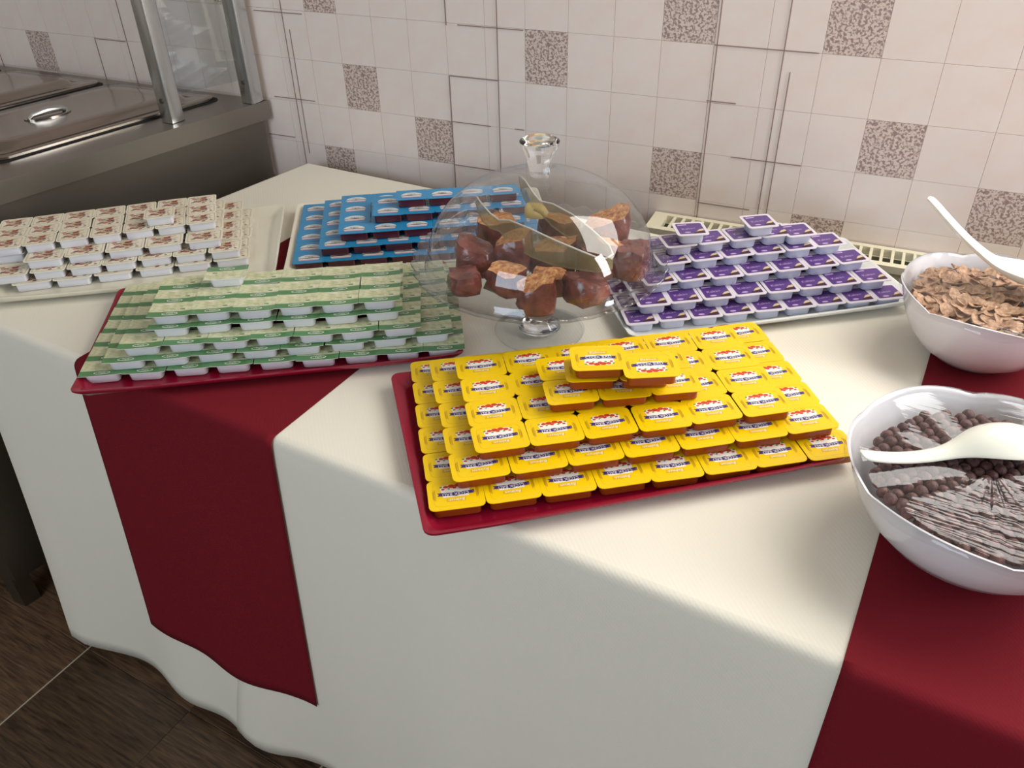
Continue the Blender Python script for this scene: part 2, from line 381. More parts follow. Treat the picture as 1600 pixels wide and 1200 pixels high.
# windows: right wall and the wall behind the camera, each a wall with an opening
def wall_with_opening(name, axis, pos, a0, a1, o0, o1, z0, z1, thick, m):
    mb = MB()
    def bx(p, q, za, zb):
        if axis == 'x': mb.box((pos + thick / 2, (p + q) / 2, (za + zb) / 2), (abs(thick), q - p, zb - za))
        else: mb.box(((p + q) / 2, pos + thick / 2, (za + zb) / 2), (q - p, abs(thick), zb - za))
    bx(a0, o0, 0, CEIL); bx(o1, a1, 0, CEIL); bx(o0, o1, 0, z0); bx(o0, o1, z1, CEIL)
    return struct(name, mb.mesh(name, [m]))
wall_with_opening('wall_right', 'x', 2.15, -2.9, 1.66, .92, 1.44, 1.15, 2.45, 0.1, paint)
wall_with_opening('wall_front', 'y', -2.6, -2.98, 2.25, -1.4, 0.4, 1.2, 2.45, -0.1, paint)
frame_m = mat('white_window_frame', rgb(225, 225, 222), 0.4)
def window(name, axis, pos, a0, a1, z0, z1, nb):
    mb = MB()
    def bar(p, q, za, zb):
        if axis == 'x': mb.box((pos, (p + q) / 2, (za + zb) / 2), (0.05, q - p, zb - za))
        else: mb.box(((p + q) / 2, pos, (za + zb) / 2), (q - p, 0.05, zb - za))
    f = 0.05
    bar(a0, a1, z0, z0 + f); bar(a0, a1, z1 - f, z1); bar(a0, a0 + f, z0 + f, z1 - f); bar(a1 - f, a1, z0 + f, z1 - f)
    for k in range(1, nb): c = a0 + (a1 - a0) * k / nb; bar(c - .03, c + .03, z0 + f, z1 - f)
    return struct(name, mb.mesh(name, [frame_m]))
window('window_2', 'x', 2.17, .92, 1.44, 1.15, 2.45, 1)
window('window_3', 'y', -2.62, -1.4, 0.4, 1.2, 2.45, 2)

mb = MB()
def wbar(s0, s1, z0, z1):
    P = [WP + WU * s0 - WN * 0.05, WP + WU * s1 - WN * 0.05, WP + WU * s1 - WN * 0.09, WP + WU * s0 - WN * 0.09]
    mb.loft([[(p.x, p.y, z0) for p in P], [(p.x, p.y, z1) for p in P]])
wbar(OW0, OW1, OZ0, OZ0 + .05); wbar(OW0, OW1, OZ1 - .05, OZ1); wbar(OW0, OW0 + .05, OZ0 + .05, OZ1 - .05); wbar(OW1 - .05, OW1, OZ0 + .05, OZ1 - .05)
wbar((OW0 + OW1) / 2 - .03, (OW0 + OW1) / 2 + .03, OZ0 + .05, OZ1 - .05)
struct('window_1', mb.mesh('window_1', [frame_m]))
# ------------------------------------------------------------------ radiator behind the table
rad = thing('radiator', 'cream panel radiator with slotted top grille between table and tiled wall', 'radiator', (0, 0, 0))
rp = WP + WU * 0.78; RW = 0.055
def rbox(mb, s0, s1, d0, d1, z0, z1, mi=0):
    P = [WP + WU * s0 + WN * d0, WP + WU * s1 + WN * d0, WP + WU * s1 + WN * d1, WP + WU * s0 + WN * d1]
    mb.loft([[(p.x, p.y, z0) for p in P], [(p.x, p.y, z1) for p in P]], mi)
S0, S1 = 0.775, 1.95
mb = MB(); rbox(mb, S0, S1, 0.008, 0.020, .18, .776); rbox(mb, S0, S1, 0.062, 0.074, .18, .776); rbox(mb, S0, S0 + .006, .02, .062, .18, .776); rbox(mb, S1 - .006, S1, .02, .062, .18, .776)
ob('body', finish(mb.mesh('body', [rad_m]), 0.3), rad)
mb = MB(); rbox(mb, S0 + .006, S1 - .006, .0205, .0615, .70, .7755); ob('convector', mb.mesh('convector', [rad_dark]), rad)
mb = MB()
rbox(mb, S0 - .004, S1 + .004, .004, .016, .777, .790); rbox(mb, S0 - .004, S1 + .004, .066, .080, .777, .790)
rbox(mb, S0 - .004, S0 + .022, .016, .066, .777, .790); rbox(mb, S1 - .03, S1 + .004, .016, .066, .777, .790)
ob('grille_frame', finish(mb.mesh('grille_frame', [rad_m]), 0.3), rad)
mb = MB(); P0 = (0, 0); mb.box((0, 0, 0), (0.0050, 0.052, 0.0035)); slat_me = mb.mesh('slat', [rad_m])
s = S0 + .0375
while s < S1 - .035:
    p = WP + WU * s + WN * 0.041; ob('slat', slat_me, rad, (p.x, p.y, .788), WROT); s += 0.0176
# wall brackets hold it
mb = MB(); rbox(mb, 0.9, 0.93, 0.0, 0.010, .3, .7); rbox(mb, 1.8, 1.83, 0.0, 0.010, .3, .7); ob('bracket', mb.mesh('bracket', [rad_dark]), rad)

# ------------------------------------------------------------------ steel bain-marie counter at left
ctr = thing('food_counter', 'stainless steel buffet counter with covered food wells against the tiled wall', 'counter')
C0 = Vector((-1.387, 1.338)); CE = Vector((-0.162, -0.9868)); CU = Vector((-0.9952, -0.098))   # wall corner, along the end edge, along the wall
CZ = 0.912
def cp(u, v, z): p = C0 + CU * u + CE * v; return (p.x, p.y, z)
def cquad(mb, u0, u1, v0, v1, z0, z1, mi=0, rr=0):
    P = [cp(u0, v0, 0), cp(u1, v0, 0), cp(u1, v1, 0), cp(u0, v1, 0)]
    mb.loft([[(p[0], p[1], z0) for p in P], [(p[0], p[1], z1) for p in P]], mi)
CW, CL = 1.42, 0.86
mb = MB(); cquad(mb, 0, CW, 0, CL, CZ - .040, CZ); ob('worktop', finish(mb.mesh('worktop', [steel]), .3), ctr)
mb = MB(); cquad(mb, 0.012, CW - .01, 0.01, CL - .02, .10, CZ - .0405); ob('side_panel', finish(mb.mesh('side_panel', [steel_dark]), .3), ctr)
for (u, v) in ((.04, .04), (.04, CL - .06), (CW - .06, .04), (CW - .06, CL - .06)):
    mb = MB(); cquad(mb, u, u + .035, v, v + .035, 0.0, .10); ob('leg', mb.mesh('leg', [steel_dark]), ctr)
def rloop(u0, u1, v0, v1, ins, z, r=.03, seg=4):
    w = (u1 - u0) - 2 * ins; d = (v1 - v0) - 2 * ins
    return [cp((u0 + u1) / 2 + p[0], (v0 + v1) / 2 + p[1], z) for p in rrect(w, d, max(r - ins * .5, .008), 0, seg)]
def well(u0, label):
    u1, v0, v1 = u0 + .305, 0.035, 0.525
    lid = thing('pan_lid', label, 'pan lid', group='steel lids over the food wells')
    mb = MB(); mb.loft([rloop(u0 - .006, u1 + .006, v0 - .006, v1 + .006, 0, CZ + .0002), rloop(u0 - .006, u1 + .006, v0 - .006, v1 + .006, 0, CZ + .0015)])
    ob('lid_gap_shade', finish(mb.mesh('lid_gap_shade', [gap_shade]), .3), ctr)  # dark sheet on the solid worktop paints the shaded gap round the lid
    mb = MB()
    mb.loft([rloop(u0, u1, v0, v1, 0, CZ + .002), rloop(u0, u1, v0, v1, 0, CZ + .0075), rloop(u0, u1, v0, v1, .006, CZ + .010), rloop(u0, u1, v0, v1, .016, CZ + .0072),
             rloop(u0, u1, v0, v1, .034, CZ + .0072, .05), rloop(u0, u1, v0, v1, .040, CZ + .017, .06), rloop(u0, u1, v0, v1, .048, CZ + .020, .06), rloop(u0, u1, v0, v1, .075, CZ + .018, .06)])
    ob('cover', finish(mb.mesh('cover', [steel_lid]), 1.0), lid)
    # recessed grip: an oval cup with a bar across
    cu, cv = (u0 + u1) / 2, v0 + .27
    def oval(a, b, z): return [cp(cu + a * math.cos(t), cv + b * math.sin(t), z) for t in [2 * PI * i / 24 for i in range(24)]]
    mb = MB(); mb.loft([oval(.026, .046, CZ + .0182), oval(.026, .046, CZ + .0200), oval(.021, .041, CZ + .0200), oval(.017, .036, CZ + .0184)])
    ob('grip_cup', finish(mb.mesh('grip_cup', [steel_lid]), 1.0), lid)
    mb = MB(); mb.tube([cp(cu, cv - .040, CZ + .020), cp(cu, cv - .03, CZ + .026), cp(cu, cv, CZ + .028), cp(cu, cv + .03, CZ + .026), cp(cu, cv + .040, CZ + .020)], [.004, .006, .007, .006, .004], 10)
    ob('grip', finish(mb.mesh('grip', [steel_post]), 1.0), lid)
well(.095, 'stainless steel pan lid nearest the serving table, with oval recessed grip')
well(.435, 'stainless steel pan lid second from the serving table, cut by left picture edge')
well(.775, 'stainless steel pan lid farthest left on the counter, only a corner visible')
# guard posts
hood = thing('guard_frame', 'square steel posts of a food guard rising from the steel counter', 'guard')
def post(u, v):
    a, b = .016, .016
    mb = MB(); p = Vector(cp(u, v, 0)); 
    mb.loft([[(p.x + q[0], p.y + q[1], z) for q in rrect(.034, .034, .004, 0, 2)] for z in (CZ + .001, 1.52)])
    o = ob('post', finish(mb.mesh('post', [steel_post]), .5), hood)
    mb = MB(); q = Vector(cp(u - .0, v, CZ + .05)); 
    mb.loft([[(p.x + .0 + .005 * math.cos(t), p.y - .0172 - d, CZ + .045 + .005 * math.sin(t)) for t in [2 * PI * i / 10 for i in range(10)]] for d in (0, .0018)])
    ob('bolt', finish(mb.mesh('bolt', [steel_dark]), .5), o)
    return p
pa = post(.045, .195); pb = post(.018, .022)
pc = post(.045, .80)
mb = MB(); d = (pb - pa)
A = Vector((pa.x, pa.y)); B = Vector((pb.x, pb.y)); u = (B - A).normalized(); n = Vector((-u.y, u.x)) * .002
P = [A + u * .02 - n, B - u * .02 - n, B - u * .02 + n, A + u * .02 + n]
mb.loft([[(p.x, p.y, z) for p in P] for z in (CZ + .05, 1.50)]); ob('glass_pane', mb.mesh('glass_pane', [pane_m]), hood)
Cc = Vector((pc.x, pc.y)); mb = MB(); P = [Cc - n * 8, B - n * 8, B + n * 8, Cc + n * 8]
mb.loft([[(p.x, p.y, z) for p in P] for z in (1.52, 1.552)]); ob('top_rail', mb.mesh('top_rail', [steel_post]), hood)

# ------------------------------------------------------------------ tables and cloths
FY = 0.548; BY = 1.312
def flare(x, t):
    """how far the hanging front of the cloth stands out, t = 0 at the table edge, 1 at the hem"""
    f = 0.030 * t + 0.012 * t * math.sin(x * 13.0 + .6) + 0.004 * t * math.sin(x * 31 + 1.7)
    k = min(1, max(0, (-.76 - x) / .15)); f += .010 * k * t * t * (1 + math.sin(x * 24 + 2.2))
    return f
def cloth_sheet(path, back, z_hem, name, m, zoff=0.0, out=0.0, rr=0.012, left_shift=None, crease=False, hemfn=None):
    """path: (x, y, nx, ny) front perimeter points of the table; back: top points closing the polygon"""
    nrow = 26; loops = []
    Tz = TOP + zoff
    for k in range(-4, nrow + 1):
        row = []
        for i, (x, y, nx, ny) in enumerate(path):
            if k <= 0:
                a = (k + 4) / 4 * PI / 2
                dz = -rr * (1 - math.cos(a)); dd = -rr * (1 - math.sin(a)) + out
                row.append((x + nx * dd, y + ny * dd, Tz + dz))
            else:
                t = k / nrow; zh = hemfn(x) if hemfn else z_hem
                z = Tz - rr - t * (Tz - rr - zh)
                dt = (Tz - z) / (TOP - 0.04)
                sx = left_shift(i, len(path), dt) if left_shift else 0
                f = flare(x + sx, dt) if ny < -.5 else 0.02 * dt + .008 * dt * math.sin(y * 20)
                if crease:
                    f += 00.0035 * math.exp(-((z - .415 - .012 * math.sin(x * 9)) / .004) ** 2) * min(1, max(0, (x + .64) / .05))
                    f += 0.0035 * math.exp(-((x + .405) / .006) ** 2) * min(1, dt * 6)
                row.append((x + nx * (f + out) + sx, y + ny * (f + out), z))
        loops.append(row)
    mb = MB(); n = len(path)
    vs = [p for l in loops for p in l]; fs = []
    for k in range(len(loops) - 1):
        for i in range(n - 1):
            a = k * n + i; fs.append((a, a + 1, a + 1 + n, a + n))
    base = len(vs)
    vs += [(b[0], b[1], Tz) for b in back[::-1]]
    fs.append(tuple(range(n - 1, -1, -1)) + tuple(base + i for i in range(len(back))))
    mb.add(vs, fs)
    me = mb.mesh(name, [m]); finish(me, 1.2)
    big = max(me.polygons, key=lambda p: p.area); big.use_smooth = False
    keys = set(big.edge_keys)
    for e in me.edges:
        if e.key in keys: e.use_edge_sharp = True
    o = ob(name, me)
    md = o.modifiers.new('thickness', 'SOLIDIFY'); md.thickness = 0.0009; md.offset = -1
    return o
def frange(a, b, st):
    n = max(1, int(round((b - a) / st))); return [a + (b - a) * i / n for i in range(n + 1)]
AX, AY = -1.372, FY; BX, BYL = -1.276, BY
lv = Vector((BX - AX, BYL - AY)).normalized(); ln = Vector((-lv.y, lv.x))
path = []
for q in frange(1.0, 0.06, .04)[::1]:
    p = Vector((AX, AY)) + lv * (q * (BYL - AY)); path.append((p.x, p.y, ln.x, ln.y))
for k in range(1, 6):
    a = math.atan2(ln.y, ln.x); 
    if a < 0: a += 2 * PI
    b = a + (1.5 * PI - a) * k / 6; c = Vector((AX + .035, AY + .035)); path.append((c.x + .035 * math.cos(b), c.y + .035 * math.sin(b), math.cos(b), math.sin(b)))
for x in frange(AX + .05, -.64, .012): path.append((x, FY, 0, -1))
path = path[::1]
o = cloth_sheet(path, [(-.64, BY)], .04, 'tablecloth', cloth)
tag(o, 'cream tablecloth on the left table, hanging loosely above the dark floor', 'tablecloth')
path = [(x, FY, 0, -1) for x in frange(-.70, 1.15, .012)]
def lsh(i, n, dt):
    k = max(0, 1 - i / 26.0); return -.20 * dt * k * k
def front_y(x, out): return out
o = cloth_sheet(path, [(1.15, BY), (-.70, BY)], .03, 'tablecloth', cloth, zoff=.0016, out=.005, left_shift=lsh, crease=True, hemfn=lambda x: .035 + .02 * math.sin(x * 6))
tag(o, 'cream tablecloth on the right table, under the yellow packs and bowls', 'tablecloth')
path = [(x, FY, 0, -1) for x in frange(-1.040, -.665, .012)]
o = cloth_sheet(path, [(-.665, 1.0), (-1.040, 1.0)], .235, 'table_runner', runner_m, zoff=.0032, out=.0095, left_shift=lambda i, n, dt: -.035 * dt, hemfn=lambda x: .24)
tag(o, 'burgundy runner across the left table under the green packs, hanging down front', 'table runner')
path = [(x, FY, 0, -1) for x in frange(.021, .395, .012)]
o = cloth_sheet(path, [(.395, BY), (.021, BY)], .235, 'table_runner', runner_m, zoff=.0032, out=.0095, hemfn=lambda x: .24)
tag(o, 'burgundy runner under the two cereal bowls at the right', 'table runner')
twood = mat('table_board', rgb(120, 90, 60), 0.6)
for (xa, xb, xc, lab) in ((-1.355, -1.262, -.72, 'left folding table hidden under the cream cloth'), (-.69, -.69, 1.12, 'right folding table hidden under the cream cloth')):
    t = thing('buffet_table', lab, 'table')
    mb = MB(); P = [(xa, FY + .015), (xc, FY + .015), (xc, BY - .01), (xb, BY - .01)]
    mb.loft([[(p[0], p[1], z) for p in P] for z in (TOP - .03, TOP - .002)]); ob('tabletop', mb.mesh('tabletop', [twood]), t)
    for px, py in ((xa + .08, FY + .08), (xc - .08, FY + .08), (xb + .08, BY - .08), (xc - .08, BY - .08)):
        mb = MB(); mb.box((px, py, (TOP - .031) / 2 + .0005), (.035, .035, TOP - .032)); ob('leg', mb.mesh('leg', [steel_dark]), t)
TZ = TOP + 0.0034     # where things stand on cloth and runner

# ------------------------------------------------------------------ trays
def tray(name, fl, ang, ln_, dp, m, label, z=TZ, H=.015, rc=.012):
    mb = MB(); a = math.radians(ang)
    def lp(ins, z, r, wav=0):
        pts = rrect(ln_ - 2 * ins, dp - 2 * ins, r, z, 4, ln_ / 2, dp / 2)
        # subdivide long sides so the rim can rise toward the corners
        out = []
        for i, p in enumerate(pts):
            q = pts[(i + 1) % len(pts)]
            out.append(p)
            if math.hypot(p[0] - q[0], p[1] - q[1]) > .05:
                for k in range(1, 8): out.append((p[0] + (q[0] - p[0]) * k / 8, p[1] + (q[1] - p[1]) * k / 8, z))
        r2 = []
        for p in out:
            c = (abs(p[0] - ln_ / 2) / (ln_ / 2)) ** 6 * (abs(p[1] - dp / 2) / (dp / 2)) ** 6
            r2.append((p[0], p[1], p[2] + wav * c))
        return r2
    mb.loft([lp(.022, .0, rc * .7), lp(.012, .005, rc * .8), lp(.0, H, rc, .004), lp(.0, H + .0025, rc, .004), lp(.004, H + .0028, rc, .004), lp(.018, .0062, rc * .8), lp(.028, .0050, rc * .7)])
    me = finish(mb.mesh(name, [m]), 0.9)
    o = ob(name, me, None, (fl[0], fl[1], z), a)
    return tag(o, label, 'tray')
tray('serving_tray', (-.390, .480), 43.0, .492, .306, red_tray, 'burgundy tray holding the yellow honey packs at the table front')
tray('serving_tray', (-.946, .470), 38.3, .520, .285, red_tray, 'burgundy tray under the green packs, its front corner past the table edge')
tray('serving_tray', (-1.289, .569), 39.0, .450, .282, cream_tray, 'cream tray holding the white packs at far left')
tray('serving_tray', (-.352, .938), 41.3, .455, .222, white_tray, 'white tray holding the purple packs beside the radiator')
tray('serving_tray', (-.928, .858), 36.9, .462, .282, cream_tray, 'cream tray under the blue packs behind the green ones')

# ------------------------------------------------------------------ portion packs
def cup_mesh(w, d, h, rtop, inset, m, name='cup', flange=None, y0=0):
    mb = MB()
    mb.loft([rrect(w - 2 * inset - .004, d - 2 * inset - .004, rtop * .8, 0, 3, w / 2, d / 2 + y0), rrect(w - 2 * inset, d - 2 * inset, rtop * .9, .0018, 3, w / 2, d / 2 + y0),
             rrect(w - .004, d - .004, rtop, h - .001, 3, w / 2, d / 2 + y0), rrect(w, d, rtop, h, 3, w / 2, d / 2 + y0)])
    return finish(mb.mesh(name, [m]), 0.8)
def slab(mb, w, d, r, z0, z1, mi, seg=3, cx=None, cy=None):
    cx = w / 2 if cx is None else cx; cy = d / 2 if cy is None else cy
    mb.loft([rrect(w, d, r, z0, seg, cx, cy), rrect(w, d, r, z1, seg, cx, cy)], mi)
rnd = random.Random(11)
# yellow honey pack: lid .0618 x .0485, print upside down as seen from the front
YW, YD, YH = .0618, .0484, .0155
def yellow_lid(flip):
    mb = MB(); slab(mb, YW, YD, .007, 0, .0008, 0)
    z = .00095; cx, cy = YW / 2, YD / 2; S = 1 if flip else -1
    mb.loft([rrect(YW - .012, YD - .011, .006, .0008, 3, cx, cy), rrect(YW - .0125, YD - .0115, .006, .00092, 3, cx, cy)], 1, cap0=False, cap1=False)
    def Pp(pts): return [(cx + S * x, cy + S * y) for x, y in pts]
    mb.poly(Pp([(-.017, -.010), (-.012, -.0145), (.013, -.0145), (.017, -.010), (.014, .005), (-.014, .005)]), z, 2)       # pale field
    for (x, y, r) in ((-.009, -.0115, .0030), (-.003, -.0130, .0034), (.004, -.0122, .0036), (.010, -.0118, .0028), (.0005, -.0095, .0022), (-.013, -.0085, .0018), (.0135, -.0082, .0018)):
        mb.poly(Pp(ellipse(x, y, r * 1.1, r * .8, 8)), z + .00006, 3)
    for (x, y) in ((-.015, -.012), (.0155, -.0118), (.007, -.0085), (-.0065, -.0085)):
        mb.poly(Pp(ellipse(x, y, .0016, .0012, 6)), z + .00008, 5)
    mb.poly(Pp([(-.0205, -.0032), (-.0205, .0012), (-.019, -.001)][::1] + [(-.0205, .0014), (-.004, .0030), (.004, .0038), (.0205, .0014), (.019, -.0008), (.0205, -.0032), (.004, -.0014), (-.004, -.0014)][::1][0:0]), z, 4)
    mb.poly(Pp([(-.0205, -.0030), (-.004, -.0018), (0, -.0028), (.004, -.0018), (.0205, -.0030), (.0185, -.0005), (.0205, .0020), (.004, .0032), (0, .0042), (-.004, .0032), (-.0205, .0020), (-.0185, -.0005)]), z + .0001, 4)
    R_ = 0 if flip else PI
    put_text(mb, '\u00c7\u0130\u00c7EK BALI', .0058, cx, cy + S * .0006, z + .0002, 2, R_, sx=.98)
    mb.poly(Pp([(-.0105, .0072), (.0105, .0072), (.0112, .0122), (-.0098, .0122)]), z, 1)
    put_text(mb, 'Balmen', .0062, cx, cy + S * .0098, z + .0001, 2, R_, shear=.15)
    for s in (-1, 1):      # small side print
        for k in range(4):
            mb.poly(Pp([(s * (.0225 + .0009 * k) - .0002, -.009 + .001 * k), (s * (.0225 + .0009 * k) + .0002, -.009 + .001 * k), (s * (.0225 + .0009 * k) + .0002, .009 - .001 * k), (s * (.0225 + .0009 * k) - .0002, .009 - .001 * k)][::1]), z, 6)
    return mb.mesh('lid', [yel, yel2, wht_p, red_p, pur_p, grn_p, mat('ochre_print', rgb(190, 146, 20), .5)])
ylidA, ylidB = yellow_lid(False), yellow_lid(True)
ycup = cup_mesh(YW - .005, YD - .005, YH, .006, .0022, amber)
# green pack
GW, GD = .0574, .0376
def green_lid():
    mb = MB(); n = 8; hw = GW
    # thin foil that curls a little at the ends
    top = []; 
    def z_(x): t = abs(x / GW - .5) * 2; return .0009 * t ** 3
    vs = []; fs = []
    xs = [GW * i / n for i in range(n + 1)]
    for y, dz in ((0, 0), (.0128, 0), (GD, 0)):
        for x in xs: vs.append((x, y, z_(x) + .0006))
    for x in xs: vs.append((x, 0, z_(x)))
    for x in xs: vs.append((x, GD, z_(x)))
    w = n + 1
    mb.add(vs, [(i, i + 1, w + i + 1, w + i) for i in range(n)], 1)
    mb.add(vs, [(w + i, w + i + 1, 2 * w + i + 1, 2 * w + i) for i in range(n)], 0)
    mb.add(vs, [(3 * w + i + 1, 3 * w + i, 4 * w + i, 4 * w + i + 1) for i in range(n)] + [(3 * w + i, 3 * w + i + 1, i + 1, i) for i in range(n)] + [(2 * w + i, 2 * w + i + 1, 4 * w + i + 1, 4 * w + i) for i in range(n)], 2)
    z = .0009; cx = GW * .52
    mb.poly(ellipse(cx, .0068, .0110, .0036, 14), z, 3); mb.poly(ellipse(cx, .0068, .0098, .0026, 14), z + .0001, 1)
    put_text(mb, 'Yayla', .0046, cx, .0068, z + .0002, 3)
    for (x, y, rx, ry, mi) in ((.014, .026, .007, .0014, 4), (.03, .022, .012, .0012, 4), (.043, .030, .006, .0016, 4), (.022, .033, .005, .001, 3), (.046, .018, .005, .0015, 1)):
        mb.poly(ellipse(x, y, rx, ry, 8), z, mi)
    return mb.mesh('lid', [glid, gstrip, wht_p, wht_p, mat('straw_print', rgb(206, 206, 160), .5)])
gl_me = green_lid(); gcup = cup_mesh(.0492, .0330, .0155, .006, .0035, wcup)
# purple pack
PW, PD = .0478, .0452
def purple_lid():
    mb = MB(); slab(mb, PW, PD, .005, 0, .0012, 0)
    z = .00135; mb.poly([p[:2] for p in rrect(PW - .009, PD - .010, .002, 0, 2, PW / 2, PD / 2)], z, 1)
    mb.poly([(.024, .006), (.042, .006), (.042, .016), (.033, .014)], z + .0001, 2)
    mb.poly([(.030, .011), (.0425, .014), (.0425, .020), (.036, .018)], z + .00015, 3)
    put_text(mb, 'Kakao', .0085, .021, .022, z + .0002, 4, 0.12)
    mb.poly([(.007, .033), (.021, .034), (.021, .0375), (.007, .0365)], z + .0002, 4)
    mb.poly(ellipse(.017, .010, .005, .0022, 8), z + .0001, 4)
    return mb.mesh('lid', [plid, purp, brown_p, tan_p, lilac])
pl_me = purple_lid(); pcup = cup_mesh(.0408, .0385, .0168, .008, .003, ccup)
# white pack
WW, WD = .0580, .0416
def white_lid():
    mb = MB(); slab(mb, WW, WD, .005, 0, .0009, 0)
    z = .00105; c = (WW / 2, WD / 2)
    o_ = [p[:2] for p in rrect(WW - .006, WD - .006, .003, 0, 2, *c)]; i_ = [p[:2] for p in rrect(WW - .0085, WD - .0085, .003, 0, 2, *c)]
    n = len(o_); mb.add([(p[0], p[1], z) for p in o_ + i_], [(k, (k + 1) % n, n + (k + 1) % n, n + k) for k in range(n)], 1)
    r = random.Random(5)
    for k in range(46):
        x = r.uniform(.010, WW - .010); y = r.uniform(.008, WD - .008); mi = r.choice((2, 3, 3, 1, 4, 2)); s = r.uniform(.0014, .0036)
        mb.poly([(x + s * r.uniform(.7, 1.3) * 1.5 * math.cos(a), y + s * r.uniform(.6, 1.2) * .8 * math.sin(a)) for a in [2 * PI * q / 6 for q in range(6)]], z + .0001 + k * .000004, mi)
    put_text(mb, 'Kahvalt\u0131l\u0131k', .0062, WW * .5, WD * .36, z + .00028, 4)
    put_text(mb, 'Krem Peynir', .0052, WW * .5, WD * .60, z + .00028, 3)
    return mb.mesh('lid', [wlid, wline, choc_p, rose_p, brown_p])
wl_me = white_lid(); wc_me = cup_mesh(.0535, .0372, .0155, .005, .0025, wcup)
# blue pack
BW, BD = .0531, .0409
def blue_lid():
    mb = MB(); slab(mb, BW, BD, .0015, 0, .0010, 0, 1)
    z = .00115
    arc = [(.010, .011), (.043, .011), (.0445, .017)] + [(.0265 + .0185 * math.cos(a), .017 + .013 * math.sin(a)) for a in [PI * q / 8 for q in range(1, 8)]] + [(.0085, .017)]
    mb.poly(arc, z, 1)
    mb.poly([(.011, .0085), (.042, .0085), (.0435, .0125), (.0095, .0125)], z + .0001, 3)
    mb.poly([(.009, .0148), (.015, .0165), (.0265, .0160), (.038, .0165), (.044, .0148), (.044, .0175), (.0265, .0190), (.009, .0175)], z + .00015, 2)
    put_text(mb, 'Vi\u015fne', .0062, .0265, .0228, z + .0002, 2)
    return mb.mesh('lid', [blid, bpale, bdark, bpink])
bl_me = blue_lid(); bc_me = cup_mesh(.0500, .0378, .0153, .004, .0022, bcup)

ORD = ['front', 'second', 'third', 'fourth', 'fifth', 'sixth', 'seventh', 'eighth', 'ninth']
LORD = ['bottom', 'second', 'third', 'fourth', 'fifth', 'top']
KIND = {
    'yellow': dict(name='honey_pack', cat='honey pack', w=YW, d=YD, lid=ylidA, cup=ycup, off=(.0025, .0025), hp=.0165, ch=.0155, word='yellow honey pack', grp='yellow honey packs stacked on the burgundy tray'),
    'green': dict(name='butter_pack', cat='butter pack', w=GW, d=GD, lid=gl_me, cup=gcup, off=(.0041, .0018), hp=.0165, ch=.0155, word='green-striped pack', grp='green-striped packs stacked on the burgundy tray'),
    'purple': dict(name='chocolate_pack', cat='chocolate pack', w=PW, d=PD, lid=pl_me, cup=pcup, off=(.0035, .0034), hp=.0182, ch=.0168, word='purple pack', grp='purple chocolate packs stacked on the white tray'),
    'white': dict(name='cheese_pack', cat='cheese pack', w=WW, d=WD, lid=wl_me, cup=wc_me, off=(.00225, .0022), hp=.0165, ch=.0155, word='white pack', grp='white cheese packs stacked on the cream tray'),
    'blue': dict(name='jam_pack', cat='jam pack', w=BW, d=BD, lid=bl_me, cup=bc_me, off=(.0015, .0015), hp=.0165, ch=.0153, word='blue pack', grp='blue cherry packs stacked on the cream tray'),
}
def pack(kind, x, y, z, rz, label, sx=1.0, sy=1.0, lid=None, turn=False):
    K = KIND[kind]
    jt = 2.2 if kind in ('green', 'white', 'purple') else 1.2
    r = rz + math.radians(rnd.uniform(-jt, jt))
    if turn:
        c, s = math.cos(rz), math.sin(rz); x += (K['w'] * c - K['d'] * s); y += (K['w'] * s + K['d'] * c); r += PI
    t = thing(K['name'], label, K['cat'], (x + rnd.uniform(-.0005, .0005) * jt, y + rnd.uniform(-.0005, .0005) * jt, z), r, K['grp'])
    t.scale = (sx, sy, 1)
    c = ob('cup', K['cup'], t, (K['off'][0], K['off'][1], 0)); ob('lid', lid or K['lid'], t, (0, 0, K['ch']))
    return t
LAYERS = []
def layer(kind, k, fl, ang, nx, ny, px, py, sx=1.0, sy=1.0, from_right=False, lname=None, drop=()):
    K = KIND[kind]; a = math.radians(ang); u = Vector((math.cos(a), math.sin(a))); v = Vector((-u.y, u.x))
    org = Vector(fl)
    if from_right: org = org - u * (nx * px)
    z = TZ + .0051 + (k - 1) * K['hp']
    LAYERS.append((kind, k, org, u, v, nx, ny, px, py, lname, from_right, sx, sy, a, z))
def buried(kind, k, org, u, v, px, py, i, j, nx, ny):
    """true for a pack walled in on every side and two layers deep: nothing of it can be seen"""
    if i in (0, nx - 1) or j in (0, ny - 1): return False
    c = org + u * ((i + .5) * px) + v * ((j + .5) * py)
    for L_ in LAYERS:
        if L_[0] == kind and L_[1] == k + 2:
            d = c - L_[2]; a_, b_ = d.dot(L_[3]) / L_[7], d.dot(L_[4]) / L_[8]
            return .9 < a_ < L_[5] - .9 and .9 < b_ < L_[6] - .4
    return False
def build_layer(kind, k, org, u, v, nx, ny, px, py, lname, from_right, sx, sy, a, z):
    K = KIND[kind]
    for j in range(ny):
        for i in range(nx):
            if (kind == 'purple' and j > 0 and i == nx - 1) or buried(kind, k, org, u, v, px, py, i, j, nx, ny): continue
            p = org + u * (i * px) + v * (j * py)
            ln = lname or LORD[k - 1]
            row = 'front row' if j == 0 else ('back row' if j == ny - 1 and ny > 1 else ORD[j] + ' row')
            if from_right:
                n = nx - 1 - i; pos = 'rightmost' if n == 0 else ORD[n] + ' from right'
            else: pos = 'leftmost' if i == 0 else ('rightmost' if i == nx - 1 else ORD[i] + ' from left')
            lab = f"{K['word']}, {ln} layer, {row}, {pos}"
            pack(kind, p.x, p.y, z + .0001 * rnd.random(), a, lab, sx, sy)
